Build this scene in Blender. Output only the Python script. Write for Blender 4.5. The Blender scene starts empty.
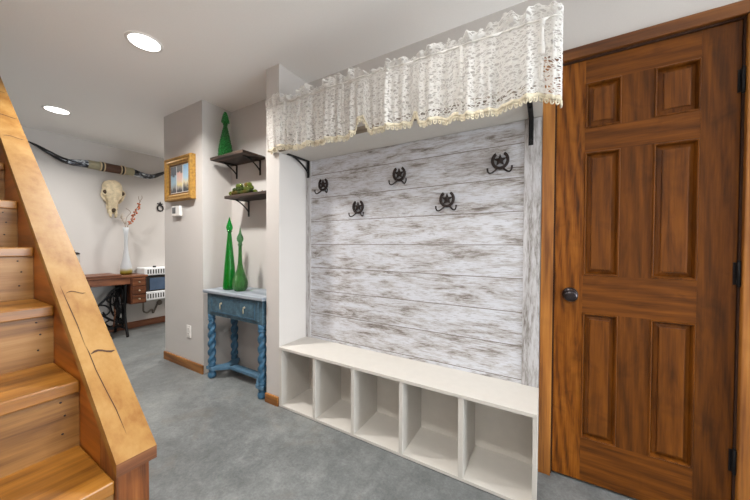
import bpy, math, random
from mathutils import Vector, Matrix
random.seed(7)
SC = bpy.context.scene
COL = SC.collection
PI = math.pi

# ------------------------------------------------------------------ mesh helper
class MB:
    def __init__(s): s.v=[]; s.f=[]; s.m=[]; s.s=[]; s.uv={}
    def face(s, idx, mi=0, sm=False): s.f.append(tuple(idx)); s.m.append(mi); s.s.append(sm)
    def box(s,x0,x1,y0,y1,z0,z1,mi=0):
        b=len(s.v)
        for x in (x0,x1):
            for y in (y0,y1):
                for z in (z0,z1): s.v.append((x,y,z))
        for q in ((0,1,3,2),(4,6,7,5),(0,4,5,1),(2,3,7,6),(0,2,6,4),(1,5,7,3)): s.face([b+i for i in q],mi)
        return s
    def prism(s,poly,axis,a,b,mi=0,sm=False):
        """poly: 2D points in the two other axes (x:(y,z) y:(x,z) z:(x,y)), extruded a..b along axis"""
        n=len(poly); o=len(s.v)
        for t in (a,b):
            for p,q in poly:
                s.v.append((t,p,q) if axis=='x' else (p,t,q) if axis=='y' else (p,q,t))
        s.face(range(o,o+n),mi); s.face(range(o+2*n-1,o+n-1,-1),mi)
        for i in range(n):
            j=(i+1)%n; s.face((o+i,o+n+i,o+n+j,o+j),mi,sm)
        return s
    def rings(s,rings,closed=True,cap=True,mi=0,sm=True):
        o=len(s.v); n=len(rings[0])
        for r in rings: s.v.extend(tuple(p) for p in r)
        for k in range(len(rings)-1):
            for i in range(n if closed else n-1):
                j=(i+1)%n
                s.face((o+k*n+i,o+k*n+j,o+(k+1)*n+j,o+(k+1)*n+i),mi,sm)
        if cap:
            s.face([o+i for i in range(n-1,-1,-1)],mi); e=o+(len(rings)-1)*n
            s.face([e+i for i in range(n)],mi)
        return s
    def lathe(s,prof,c=(0,0,0),seg=24,axis='z',mi=0,cap=True):
        R=[]
        for r,h in prof:
            ring=[]
            for i in range(seg):
                a=2*PI*i/seg; p,q=r*math.cos(a),r*math.sin(a)
                d=(p,q,h) if axis=='z' else (q,h,p) if axis=='y' else (h,p,q)
                ring.append((c[0]+d[0],c[1]+d[1],c[2]+d[2]))
            R.append(ring)
        return s.rings(R,cap=cap,mi=mi)
    def tube(s,pts,r,seg=8,mi=0,flat=None,cap=True):
        pts=[Vector(p) for p in pts]; n=len(pts)
        rad=r if isinstance(r,(list,tuple)) else [r]*n
        R=[]; ref=None
        for k,p in enumerate(pts):
            t=(pts[min(k+1,n-1)]-pts[max(k-1,0)]).normalized()
            if ref is None:
                ref=Vector((0,0,1)) if abs(t.z)<.9 else Vector((1,0,0))
            a=(ref-t*ref.dot(t))
            if a.length<1e-6: a=t.orthogonal()
            a.normalize(); b=t.cross(a); ref=a
            R.append([p+(a*math.cos(2*PI*i/seg)+b*math.sin(2*PI*i/seg))*rad[k] for i in range(seg)])
        return s.rings(R,mi=mi,cap=cap)
    def ball(s,c,r,seg=12,st=8,mi=0,sc=(1,1,1)):
        o=len(s.v); R=[]
        for k in range(1,st):
            ph=PI*k/st
            R.append([(c[0]+r*sc[0]*math.sin(ph)*math.cos(2*PI*i/seg),c[1]+r*sc[1]*math.sin(ph)*math.sin(2*PI*i/seg),c[2]-r*sc[2]*math.cos(ph)) for i in range(seg)])
        s.rings(R,cap=False,mi=mi)
        b=len(s.v); s.v.append((c[0],c[1],c[2]-r*sc[2])); s.v.append((c[0],c[1],c[2]+r*sc[2]))
        e=o+(st-2)*seg
        for i in range(seg):
            j=(i+1)%seg
            s.face((b,o+j,o+i),mi,True); s.face((b+1,e+i,e+j),mi,True)
        return s

def wloc(o):
    L=Vector((0,0,0))
    while o is not None: L+=o.location; o=o.parent
    return L

def build(name,b,mats,parent=None,bevel=0,origin=None,bseg=2):
    if not isinstance(mats,(list,tuple)): mats=[mats]
    if parent is not None: L=wloc(parent); loc=Vector((0,0,0))
    else:
        if origin is None:
            xs=[v[0] for v in b.v]; ys=[v[1] for v in b.v]; zs=[v[2] for v in b.v]
            origin=((min(xs)+max(xs))/2,(min(ys)+max(ys))/2,min(zs))
        L=Vector(origin); loc=L
    me=bpy.data.meshes.new(name)
    me.from_pydata([tuple(Vector(v)-L) for v in b.v],[],b.f)
    for m in mats: me.materials.append(m)
    me.polygons.foreach_set('material_index',b.m)
    me.polygons.foreach_set('use_smooth',b.s)
    if b.uv:
        u=me.uv_layers.new(name='UVMap')
        for l in me.loops: u.data[l.index].uv=b.uv.get(l.vertex_index,(0,0))
    import bmesh
    bm=bmesh.new(); bm.from_mesh(me); bmesh.ops.recalc_face_normals(bm,faces=bm.faces); bm.to_mesh(me); bm.free()
    me.update()
    o=bpy.data.objects.new(name,me); COL.objects.link(o)
    if parent is not None: o.parent=parent
    o.location=loc
    if bevel:
        md=o.modifiers.new('bevel','BEVEL'); md.width=bevel; md.segments=bseg; md.limit_method='ANGLE'; md.angle_limit=math.radians(40)
    return o
def tag(o,label,cat,group=None):
    o['label']=label; o['category']=cat
    if group: o['group']=group
    return o
def thing(name,label,cat,loc,group=None):
    o=bpy.data.objects.new(name,None); o.empty_display_size=.05; COL.objects.link(o); o.location=loc
    return tag(o,label,cat,group)
def structure(name,b,mats,bevel=0,parent=None):
    o=build(name,b,mats,parent,bevel)
    if parent is None: o['kind']='structure'
    return o
def dup(root,loc,label):
    r=root.copy(); COL.objects.link(r); r.location=loc; r['label']=label
    for ch in [q for q in root.children if q.type!='LIGHT']:
        c=ch.copy(); COL.objects.link(c); c.parent=r
        for g in list(ch.children):
            d=g.copy(); COL.objects.link(d); d.parent=c
    return r

# ------------------------------------------------------------------ materials
def srgb(r,g,b):
    f=lambda c:(c/255/12.92 if c/255<=.04045 else ((c/255+.055)/1.055)**2.4)
    return (f(r),f(g),f(b),1)
class NT:
    def __init__(s,name):
        s.m=bpy.data.materials.new(name); s.m.use_nodes=True
        s.t=s.m.node_tree; s.t.nodes.clear()
        s.out=s.n('ShaderNodeOutputMaterial'); s.p=s.n('ShaderNodeBsdfPrincipled')
        s.l(s.p.outputs[0],s.out.inputs[0])
    def n(s,k,**kw):
        x=s.t.nodes.new(k)
        for a,b in kw.items(): setattr(x,a,b)
        return x
    def l(s,a,b): s.t.links.new(a,b)
    def coord(s,scale=(1,1,1),kind='Object'):
        tc=s.n('ShaderNodeTexCoord'); mp=s.n('ShaderNodeMapping'); mp.inputs['Scale'].default_value=scale
        s.l(tc.outputs[kind],mp.inputs[0]); return mp.outputs[0]
    def noise(s,vec,scale,detail=4,rough=.55,dist=0):
        x=s.n('ShaderNodeTexNoise'); s.l(vec,x.inputs['Vector'])
        x.inputs['Scale'].default_value=scale; x.inputs['Detail'].default_value=detail
        x.inputs['Roughness'].default_value=rough; x.inputs['Distortion'].default_value=dist
        return x.outputs[0]
    def ramp(s,fac,stops,interp='LINEAR'):
        x=s.n('ShaderNodeValToRGB'); x.color_ramp.interpolation=interp
        e=x.color_ramp.elements
        while len(e)<len(stops): e.new(.5)
        for i,(p,c) in enumerate(stops): e[i].position=p; e[i].color=c
        s.l(fac,x.inputs[0]); return x.outputs[0]
    def mix(s,fac,a,b,mode='MIX'):
        x=s.n('ShaderNodeMix',data_type='RGBA',blend_type=mode)
        if isinstance(fac,(int,float)): x.inputs[0].default_value=fac
        else: s.l(fac,x.inputs[0])
        for i,c in ((6,a),(7,b)):
            if isinstance(c,tuple): x.inputs[i].default_value=c
            else: s.l(c,x.inputs[i])
        return x.outputs[2]
    def math(s,op,a,b=0.0,c=None):
        x=s.n('ShaderNodeMath',operation=op)
        for i,q in enumerate((a,b,c)):
            if q is None: continue
            if isinstance(q,(int,float)): x.inputs[i].default_value=q
            else: s.l(q,x.inputs[i])
        return x.outputs[0]
    def bump(s,h,st=.2,d=.01):
        x=s.n('ShaderNodeBump'); x.inputs['Strength'].default_value=st; x.inputs['Distance'].default_value=d
        s.l(h,x.inputs['Height']); s.l(x.outputs[0],s.p.inputs['Normal'])
    def set(s,**kw):
        for a,b in kw.items():
            i=s.p.inputs[a.replace('_',' ')]
            if hasattr(b,'links') or hasattr(b,'is_linked'): s.l(b,i)
            else: i.default_value=b
        return s

def plain(name,c,rough=.6,metal=0,var=.08,scale=30,bump=.05,spec=.5):
    n=NT(name); v=n.coord(); k=n.noise(v,scale,4)
    lo=tuple(x*(1-var) for x in c[:3])+(1,); hi=tuple(min(1,x*(1+var)) for x in c[:3])+(1,)
    n.set(Base_Color=n.ramp(k,[(.3,lo),(.7,hi)]),Roughness=rough,Metallic=metal)
    n.p.inputs['Specular IOR Level'].default_value=spec
    if bump: n.bump(k,bump,.004)
    return n.m
def wood(name,dark,mid,light,axis='x',scale=1.0,rough=.4,knots=True,spec=.4,coat=0,spread=1.0):
    n=NT(name); lo,hi=(1.2*scale,11*scale)
    st=[hi,hi,hi]; st['xyz'.index(axis)]=lo
    v=n.coord(tuple(st))
    warp=n.noise(v,1.1,3,.6,1.4)
    w=n.n('ShaderNodeTexWave',wave_type='BANDS',bands_direction='DIAGONAL'); n.l(v,w.inputs[0])
    w.inputs['Scale'].default_value=.55; w.inputs['Distortion'].default_value=9; w.inputs['Detail'].default_value=4; w.inputs['Detail Scale'].default_value=.8
    fine=[x*5 for x in st]; fine['xyz'.index(axis)]=lo*1.6
    g=n.noise(n.coord(tuple(fine)),1.5,5,.65)
    k=n.math('ADD',n.math('MULTIPLY',warp,.5),n.math('ADD',n.math('MULTIPLY',w.outputs[1],.14),n.math('MULTIPLY',g,.42)))
    c=n.ramp(k,[(.52-.16*spread,dark),(.52,mid),(.52+.18*spread,light)])
    if knots:
        big=n.noise(n.coord((1,1,1)),3.2*scale,3,.6,.6)
        c=n.mix(n.ramp(big,[(.55,(0,0,0,1)),(.75,(.55,.55,.55,1))]),c,dark)
    n.set(Base_Color=c,Roughness=rough); n.p.inputs['Specular IOR Level'].default_value=spec
    if coat: n.p.inputs['Coat Weight'].default_value=coat; n.p.inputs['Coat Roughness'].default_value=.2
    n.bump(g,.12,.003)
    return n.m

M={}
M['wall']=plain('wall_paint',srgb(203,199,195),.75,0,.015,180,.04,.3)
M['ceil']=plain('ceiling_paint',srgb(243,241,238),.85,0,.015,120,.08,.2)
def concrete():
    n=NT('stained_concrete'); v=n.coord()
    a=n.noise(v,1.6,6,.62,.6); b=n.noise(v,13,8,.74,.5); c=n.noise(v,95,5,.7)
    k=n.math('ADD',n.math('MULTIPLY',a,.40),n.math('ADD',n.math('MULTIPLY',b,.34),n.math('MULTIPLY',c,.26)))
    col=n.ramp(k,[(.34,srgb(78,80,79)),(.47,srgb(106,109,109)),(.55,srgb(124,127,126)),(.68,srgb(150,151,147))])
    stain=n.ramp(n.noise(v,2.3,5,.7,1.),[(.56,(0,0,0,1)),(.74,(.5,.5,.5,1))])
    col=n.mix(stain,col,srgb(112,102,90))
    blot=n.ramp(n.noise(n.coord((1,1.8,1)),19,6,.75,.4),[(.58,(0,0,0,1)),(.7,(.4,.4,.4,1))])
    col=n.mix(blot,col,srgb(84,84,78))
    n.set(Base_Color=col,Roughness=n.math('MULTIPLY_ADD',b,.25,.24)); n.bump(b,.06,.004)
    return n.m
M['floor']=concrete()
def barn():
    n=NT('whitewashed_boards')
    tc=n.n('ShaderNodeTexCoord'); sp=n.n('ShaderNodeSeparateXYZ'); n.l(tc.outputs['Object'],sp.inputs[0])
    # object origin: z measured from panel base ; seams every .176 m
    row=n.math('FLOOR',n.math('DIVIDE',n.math('ADD',sp.outputs[2],.1555),.1765))
    fr=n.math('FRACT',n.math('DIVIDE',n.math('ADD',sp.outputs[2],.1555),.1765))
    off=n.math('MULTIPLY',row,7.31)
    cb=n.n('ShaderNodeCombineXYZ'); n.l(n.math('ADD',n.math('MULTIPLY',sp.outputs[0],1.5),off),cb.inputs[0]); n.l(n.math('MULTIPLY',row,3.7),cb.inputs[1]); n.l(n.math('MULTIPLY',sp.outputs[2],7.5),cb.inputs[2])
    v=cb.outputs[0]
    a=n.noise(v,2.6,7,.66,.4)
    cb2=n.n('ShaderNodeCombineXYZ'); n.l(n.math('ADD',sp.outputs[0],off),cb2.inputs[0]); n.l(row,cb2.inputs[1]); n.l(n.math('MULTIPLY',sp.outputs[2],12.),cb2.inputs[2])
    b=n.noise(cb2.outputs[0],14,6,.76,.2)
    k=n.math('ADD',n.math('MULTIPLY',a,.6),n.math('MULTIPLY',b,.4))
    col=n.ramp(k,[(.37,srgb(104,96,90)),(.425,srgb(146,140,136)),(.46,srgb(182,180,181)),(.54,srgb(206,209,216))])
    patch=n.ramp(n.noise(v,1.9,6,.72,.6),[(.575,(0,0,0,1)),(.66,(.8,.8,.8,1))])
    col=n.mix(patch,col,n.ramp(b,[(.42,srgb(96,88,82)),(.58,srgb(186,183,181))]))
    cb3=n.n('ShaderNodeCombineXYZ'); n.l(n.math('ADD',n.math('MULTIPLY',sp.outputs[0],1.6),off),cb3.inputs[0]); n.l(row,cb3.inputs[1]); n.l(n.math('MULTIPLY',sp.outputs[2],13.),cb3.inputs[2])
    st_=n.ramp(n.noise(cb3.outputs[0],11,5,.7,.3),[(.54,(0,0,0,1)),(.62,(.55,.55,.55,1))])
    col=n.mix(st_,col,srgb(136,130,127))
    seam=n.math('LESS_THAN',n.math('ABSOLUTE',n.math('SUBTRACT',fr,.5)),.488)
    col=n.mix(seam,srgb(120,112,106),col)
    n.set(Base_Color=col,Roughness=.7); n.bump(n.math('MULTIPLY',seam,n.math('ADD',.6,n.math('MULTIPLY',b,.4))),.3,.004)
    return n.m
M['barn']=barn()
def barnv():
    n=NT('whitewashed_trim_board')
    a=n.noise(n.coord((9,9,1.1)),2.6,7,.68,.4); b=n.noise(n.coord((40,40,6)),3,6,.7)
    k=n.math('ADD',n.math('MULTIPLY',a,.55),n.math('MULTIPLY',b,.45))
    n.set(Base_Color=n.ramp(k,[(.38,srgb(110,103,98)),(.45,srgb(158,155,153)),(.53,srgb(190,189,191)),(.65,srgb(200,201,205))]),Roughness=.7); n.bump(b,.2,.004)
    return n.m
M['barnv']=barnv()
M['white']=plain('off_white_paint',srgb(203,199,192),.5,0,.02,25,.05,.4)
M['whiteback']=plain('off_white_back',srgb(210,205,197),.55,0,.03,20,.05)
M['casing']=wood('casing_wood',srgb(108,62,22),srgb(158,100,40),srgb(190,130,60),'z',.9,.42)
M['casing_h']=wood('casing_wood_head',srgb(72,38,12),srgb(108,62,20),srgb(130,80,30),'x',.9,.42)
M['door_v']=wood('door_wood_upright',srgb(52,28,10),srgb(94,52,13),srgb(122,70,20),'z',1.9,.42,spec=.18,spread=1.5)
M['door_l']=wood('door_wood_golden_lit',srgb(66,34,8),srgb(122,68,14),srgb(150,92,28),'z',2.2,.42,spec=.2)  # left stile: golden wood, lightened further to paint in the light on it
M['door_h']=wood('door_wood_rail',srgb(54,29,10),srgb(102,57,15),srgb(128,74,22),'x',1.9,.42,spec=.18,spread=1.5)
M['door_p']=wood('door_wood_panel',srgb(56,30,10),srgb(104,58,15),srgb(130,76,22),'z',1.8,.4,spec=.2,spread=1.5)
M['base']=wood('baseboard_wood',srgb(100,60,24),srgb(146,94,42),srgb(170,118,60),'x',.9,.45)
M['baseh']=wood('baseboard_wood_far',srgb(86,50,34),srgb(126,80,56),srgb(150,100,74),'y',.9,.5)
M['tread']=wood('stair_tread_wood',srgb(72,40,10),srgb(136,88,30),srgb(172,120,52),'y',.8,.35,coat=.15,spread=1.3)
M['riser']=wood('stair_riser_wood',srgb(86,54,24),srgb(138,98,52),srgb(162,124,76),'y',.7,.42)
M['string']=wood('stringer_wood',srgb(84,40,8),srgb(140,74,18),srgb(172,100,32),'x',.7,.35)
M['newel']=wood('newel_wood',srgb(74,38,12),srgb(118,66,26),srgb(140,86,40),'z',1.6,.45,False)
M['cap']=wood('cap_pine',srgb(126,84,34),srgb(144,106,54),srgb(156,121,70),'x',.55,.5,True,.25,0)
M['end']=wood('cap_end_grain',srgb(64,34,16),srgb(104,62,34),srgb(134,88,52),'y',1.5,.5)
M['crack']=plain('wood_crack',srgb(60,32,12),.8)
M['iron']=plain('dark_iron',srgb(52,44,42),.55,.6,.2,60,.15)
M['black']=plain('black_iron',srgb(26,25,26),.5,.5,.2,60,.1)
M['bronze']=plain('oil_rubbed_bronze',srgb(58,54,56),.28,.9,.1,40,0)
M['shelf']=wood('weathered_shelf_wood',srgb(28,22,20),srgb(58,46,40),srgb(96,76,62),'x',1.,.6)
M['edge']=wood('grey_shelf_edge',srgb(96,86,76),srgb(136,124,110),srgb(160,148,134),'x',1.,.7)
def chalk():
    n=NT('blue_distressed_paint'); v=n.coord((1,1,1)); a=n.noise(v,9,6,.7,.4); b=n.noise(v,45,5,.7)
    k=n.math('ADD',n.math('MULTIPLY',a,.6),n.math('MULTIPLY',b,.4))
    n.set(Base_Color=n.ramp(k,[(.33,srgb(40,50,56)),(.45,srgb(58,82,96)),(.55,srgb(72,102,118)),(.68,srgb(100,130,146))]),Roughness=.5); n.bump(b,.15,.003)
    return n.m
M['blue']=chalk()
M['bluemid']=plain('dusty_blue_paint',srgb(78,112,136),.5,0,.2,22,.1)
M['bluetop']=wood('grey_table_top',srgb(108,116,126),srgb(142,150,160),srgb(172,178,186),'x',.8,.4,False)
M['bluelow']=plain('grey_blue_paint',srgb(56,98,126),.45,0,.3,26,.1)
def glass(name,c,bump=0,scale=60,rough=.04,dens=.8):
    n=NT(name)
    n.set(Base_Color=c,Roughness=rough,IOR=1.45); n.p.inputs['Transmission Weight'].default_value=dens
    if bump:
        v=n.n('ShaderNodeTexVoronoi'); n.l(n.coord(),v.inputs['Vector']); v.inputs['Scale'].default_value=scale
        n.bump(v.outputs['Distance'],bump,.008)
        n.set(Base_Color=n.ramp(v.outputs['Distance'],[(.1,tuple(min(1,q*2.0) for q in c[:3])+(1,)),(.6,c)]))  # lighter dots paint the facet glints into the glass colour
    return n.m
M['green']=glass('green_glass',srgb(20,176,60))
M['greenA']=glass('diamond_green_glass',srgb(40,150,66),1,62)
M['greenB']=glass('sage_green_glass',srgb(96,168,90),.9,90)
M['greenC']=glass('pale_green_glass',srgb(100,160,110))
M['gr1']=glass('grape_green_glass',srgb(120,140,50)); M['gr2']=glass('grape_amber_glass',srgb(150,120,50)); M['gr3']=glass('grape_dark_glass',srgb(60,84,34))
M['gold']=plain('gilt_frame',srgb(176,134,64),.42,.35,.3,50,.2)
M['golddark']=plain('dark_gilt_slip',srgb(112,76,30),.5,.3,.3,50,.2)  # darker gilt for the inner slip
M['plast']=plain('white_plastic',srgb(232,230,226),.4,0,.01,10,0)
M['grey']=plain('grey_screen',srgb(92,94,96),.3,0,.1,200,0)
M['slot']=plain('dark_slot',srgb(40,38,38),.7)
M['brass']=plain('aged_brass',srgb(196,186,160),.35,.8,.1,60,0)
M['treadle_wood']=wood('sewing_table_wood',srgb(64,34,20),srgb(110,64,38),srgb(142,90,58),'y',1.,.4)
M['drawer_wood']=wood('drawer_wood',srgb(50,24,14),srgb(88,46,26),srgb(112,64,38),'y',1.2,.4)
M['heat']=plain('heater_enamel',srgb(236,238,240),.4,0,.01,10,0)
M['heatglass']=plain('heater_glass',srgb(74,96,124),.12,0,.2,6,0,.8)
M['bone']=plain('aged_bone',srgb(214,198,166),.75,0,.2,26,.5)
M['bonedark']=plain('bone_hollow_shade',srgb(74,60,46),.9,0,.2,30,0)  # dark tone painting the shade inside the skull's openings
def hornm():
    n=NT('polished_horn'); a=n.noise(n.coord((1,.6,1)),15,5,.7,.6)
    n.set(Base_Color=n.ramp(a,[(.45,srgb(16,18,24)),(.51,srgb(96,104,116)),(.57,srgb(206,212,218))]),Roughness=.18); return n.m
M['horn']=hornm()
M['hornb']=plain('black_horn_tip',srgb(14,15,20),.16,0,.2,10,0)
M['tan']=plain('tan_hide',srgb(158,152,126),.75,0,.08,60,.2)
M['leather']=plain('brown_leather',srgb(84,54,38),.55,0,.15,90,.2)
M['cream']=plain('cream_cord',srgb(214,196,160),.8,0,.08,90,.3)
def vasem():
    n=NT('frosted_ombre_glass'); tc=n.n('ShaderNodeTexCoord'); sp=n.n('ShaderNodeSeparateXYZ'); n.l(tc.outputs['Object'],sp.inputs[0])
    z=n.math('ADD',n.math('MULTIPLY',sp.outputs[2],10.),n.math('MULTIPLY',n.noise(tc.outputs['Object'],14,3),.35))
    n.set(Base_Color=n.ramp(z,[(.3,srgb(132,112,20)),(.62,srgb(176,160,70)),(1.,srgb(222,226,230))]),Roughness=.3)
    n.p.inputs['Transmission Weight'].default_value=.25
    return n.m
M['vase']=vasem()
M['twig']=plain('dry_twig',srgb(140,116,92),.8)
M['bloss']=plain('rust_blossom',srgb(196,112,78),.8,0,.25,80,.2)
M['feath']=plain('pale_seed_head',srgb(206,196,180),.9)
M['canister']=plain('pale_canister',srgb(176,172,166),.5); 
M['pipe']=plain('grey_pipe',srgb(120,112,102),.5,.4)

def lace_mat():
    n=NT('white_lace'); n.t.nodes.remove(n.p)
    tc=n.n('ShaderNodeTexCoord'); sp=n.n('ShaderNodeSeparateXYZ'); n.l(tc.outputs['UV'],sp.inputs[0])
    u,v=sp.outputs[0],sp.outputs[1]
    nz=n.noise(tc.outputs['UV'],9,3)
    # wavy horizontal garlands, 36 mm apart, over a fine net
    ph=n.math('ADD',n.math('MULTIPLY',v,2*PI/.036),n.math('ADD',n.math('MULTIPLY',n.math('SINE',n.math('MULTIPLY',u,2*PI/.075)),.8),n.math('MULTIPLY',nz,9.)))
    rows=n.math('SINE',ph)
    vo=n.n('ShaderNodeTexVoronoi',feature='DISTANCE_TO_EDGE'); mp=n.n('ShaderNodeMapping'); mp.inputs['Scale'].default_value=(34,84,1)
    n.l(tc.outputs['UV'],mp.inputs[0]); n.l(mp.outputs[0],vo.inputs['Vector']); vo.inputs['Scale'].default_value=1
    net=n.math('LESS_THAN',vo.outputs['Distance'],.13)
    mp2=n.n('ShaderNodeMapping'); mp2.inputs['Scale'].default_value=(1,2.2,1); n.l(tc.outputs['UV'],mp2.inputs[0])
    flo=n.noise(mp2.outputs[0],62,3,.65,1.2)
    dense=n.math('GREATER_THAN',n.math('ADD',n.math('MULTIPLY',rows,.30),n.math('MULTIPLY',flo,3.6)),2.0)
    hdr=n.math('GREATER_THAN',v,10.0)      # hem bands carry v>10: solid cloth
    cover=n.math('MAXIMUM',n.math('MAXIMUM',n.math('MULTIPLY',net,.95),dense),hdr)
    alpha=n.math('MULTIPLY_ADD',cover,.86,.08)
    d=n.n('ShaderNodeBsdfDiffuse'); t=n.n('ShaderNodeBsdfTranslucent'); tr=n.n('ShaderNodeBsdfTransparent')
    for q in (d,t): q.inputs[0].default_value=srgb(238,237,233)
    a=n.n('ShaderNodeMixShader'); a.inputs[0].default_value=.3; n.l(d.outputs[0],a.inputs[1]); n.l(t.outputs[0],a.inputs[2])
    b=n.n('ShaderNodeMixShader'); n.l(alpha,b.inputs[0]); n.l(tr.outputs[0],b.inputs[1]); n.l(a.outputs[0],b.inputs[2])
    n.l(b.outputs[0],n.out.inputs[0]); return n.m
M['lace']=lace_mat()
M['fringe']=plain('cream_crochet',srgb(212,203,180),.9,0,.1,150,.3)
def emis(name,c,s):
    n=NT(name); n.set(Base_Color=(1,1,1,1)); n.p.inputs['Emission Color'].default_value=c; n.p.inputs['Emission Strength'].default_value=s; return n.m
M['lens']=emis('led_lens',(1,.97,.93,1),2)

# ------------------------------------------------------------------ the room
H=2.42
XL,XR,YR,YH=-4.85,3.2,-2.36,1.4
structure('floor',MB().box(XL-.1,XR+.1,YR-.1,YH+.1,-.1,0),M['floor'])
c=MB()   # ceiling with stairwell opening
c.box(XL-.1,XR+.1,-1.42,YH+.1,H,H+.1); c.box(-1.7,XR+.1,YR-.1,-1.42,H,H+.1); c.box(XL-.1,-4.3,YR-.1,-1.42,H,H+.1)
c.box(-4.3,-1.7,YR-.1,YR,H,H+.1)
structure('ceiling',c,M['ceil'])
w=MB()   # stairwell shaft above the opening
w.box(-4.4,-1.6,-1.42,-1.36,H+.1,H+1.3); w.box(-4.4,-1.6,YR-.06,YR,H+.1,H+1.3); w.box(-4.4,-4.3,YR,-1.42,H+.1,H+1.3); w.box(-1.7,-1.6,YR,-1.42,H+.1,H+1.3); w.box(-4.4,-1.6,YR-.06,-1.36,H+1.3,H+1.4)
structure('wall_stairwell',w,M['wall'])
DX0,DX1,DZ=.046,.687,2.052
w=MB(); w.box(-2.585,DX0,0,.12,0,H); w.box(DX1,XR,0,.12,0,H); w.box(DX0,DX1,0,.12,DZ,H)
structure('wall_back',w,M['wall'])
structure('wall_pier',MB().box(-1.736,-1.6006,-.2839,0,0,H),M['wall'])
structure('wall_hall',MB().box(-3.269,-2.585,-.2734,YH,0,H),M['wall'])
structure('wall_left',MB().box(XL-.1,XL,YR,YH,0,H),M['wall'])
WY0,WY1,WZ0,WZ1=-1.3,-.06,.25,2.1
w=MB(); w.box(XR,XR+.1,YR,WY0,0,H); w.box(XR,XR+.1,WY1,0,0,H); w.box(XR,XR+.1,WY0,WY1,0,WZ0); w.box(XR,XR+.1,WY0,WY1,WZ1,H)
structure('wall_right',w,M['wall'])
wf=MB(); wf.box(XR+.02,XR+.07,WY0,WY1,WZ0,WZ0+.05); wf.box(XR+.02,XR+.07,WY0,WY1,WZ1-.05,WZ1)
for a in (WY0,(WY0+WY1)/2-.025,WY1-.05): wf.box(XR+.02,XR+.07,a,a+.05,WZ0+.05,WZ1-.05)
WN=structure('added_window_1',wf,M['plast'])  # made-up window out of view, added to let in even fill light
pg=NT('added_window_pane'); tr_=pg.n('ShaderNodeBsdfTransparent'); gl_=pg.n('ShaderNodeBsdfGlossy'); gl_.inputs['Roughness'].default_value=.02; mx_=pg.n('ShaderNodeMixShader'); mx_.inputs[0].default_value=.06
pg.l(tr_.outputs[0],mx_.inputs[1]); pg.l(gl_.outputs[0],mx_.inputs[2]); pg.l(mx_.outputs[0],pg.out.inputs[0])
build('pane',MB().box(XR+.042,XR+.048,WY0+.05,WY1-.05,WZ0+.05,WZ1-.05),pg.m,WN)
structure('wall_front',MB().box(XL,XR,YR-.1,YR,0,H),M['wall'])
structure('wall_far',MB().box(XL,-3.269,YH,YH+.1,0,H),M['wall'])
structure('baseboard_hall',MB().box(-3.275,-2.578,-.2884,-.2734,0,.078),M['base'],.003)
structure('baseboard_pier',MB().box(-1.738,-1.604,-.2989,-.2839,0,.066),M['base'],.003)
structure('baseboard_left',MB().box(XL,XL+.015,-1.3,YH,0,.09),M['baseh'],.003)

# door and casings
door=MB(); Y0,Y1=.006,.04
X0,X1=.062,.672
cols=[(.177,.311),(.421,.563)]; rowz=[(.222,.83),(1.01,1.598),(1.712,1.926)]
door.box(X0,cols[0][0],Y0,Y1,.012,2.036,2); door.box(cols[1][1],X1,Y0,Y1,.012,2.036,0)
for z0,z1 in ((.012,.222),(.83,1.01),(1.598,1.712),(1.926,2.036)): door.box(cols[0][0],cols[1][1],Y0+.0005,Y1,z0,z1,1)
for z0,z1 in rowz: door.box(cols[0][1],cols[1][0],Y0+.0005,Y1,z0,z1,0)
D=structure('door_1',door,[M['door_v'],M['door_h'],M['door_l']])
for x0,x1 in cols:
    for z0,z1 in rowz:
        p=MB()
        def rect(i,y): return [(x0+i,y,z0+i),(x1-i,y,z0+i),(x1-i,y,z1-i),(x0+i,y,z1-i)]
        p.rings([rect(0,Y0+.001),rect(.003,Y0-.004),rect(.007,Y0-.003),rect(.010,Y0+.007),rect(.012,Y0+.0145),rect(.029,Y0+.0085),rect(.030,Y0+.0015),rect(.034,Y0+.0005)],cap=False,sm=False)
        o=len(p.v)-4; p.face((o,o+1,o+2,o+3))
        build('door_panel',p,M['door_p'],D)
for z in (1.80,1.045,.30):
    h=MB(); h.lathe([(.006,-.045),(.007,-.044),(.007,.044),(.006,.045)],(.6745,-.004,z),10); h.box(.662,.673,.003,.0062,z-.044,z+.044)
    for s in (-.048,.048): h.ball((.6745,-.004,z+s),.006,8,6)
    build('hinge',h,M['black'],D)
k=MB(); k.lathe([(.0335,.006),(.0335,0),(.031,-.006),(.026,-.010),(.014,-.012),(.012,-.030),(.018,-.036),(.027,-.043),(.0285,-.052),(.026,-.060),(.018,-.065),(.008,-.066),(.0005,-.066)],(.127,0,.915),28,'y')
build('door_knob',k,M['bronze'],D)
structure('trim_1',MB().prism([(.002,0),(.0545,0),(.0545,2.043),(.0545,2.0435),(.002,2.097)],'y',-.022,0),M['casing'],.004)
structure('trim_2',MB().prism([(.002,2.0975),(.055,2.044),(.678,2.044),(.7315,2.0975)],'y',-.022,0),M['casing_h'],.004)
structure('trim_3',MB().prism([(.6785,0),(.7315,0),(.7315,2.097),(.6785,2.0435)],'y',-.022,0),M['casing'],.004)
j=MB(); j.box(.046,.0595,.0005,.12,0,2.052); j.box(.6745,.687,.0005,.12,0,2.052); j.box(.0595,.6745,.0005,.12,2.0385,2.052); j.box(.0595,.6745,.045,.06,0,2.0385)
structure('trim_4',j,M['crack'])

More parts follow.
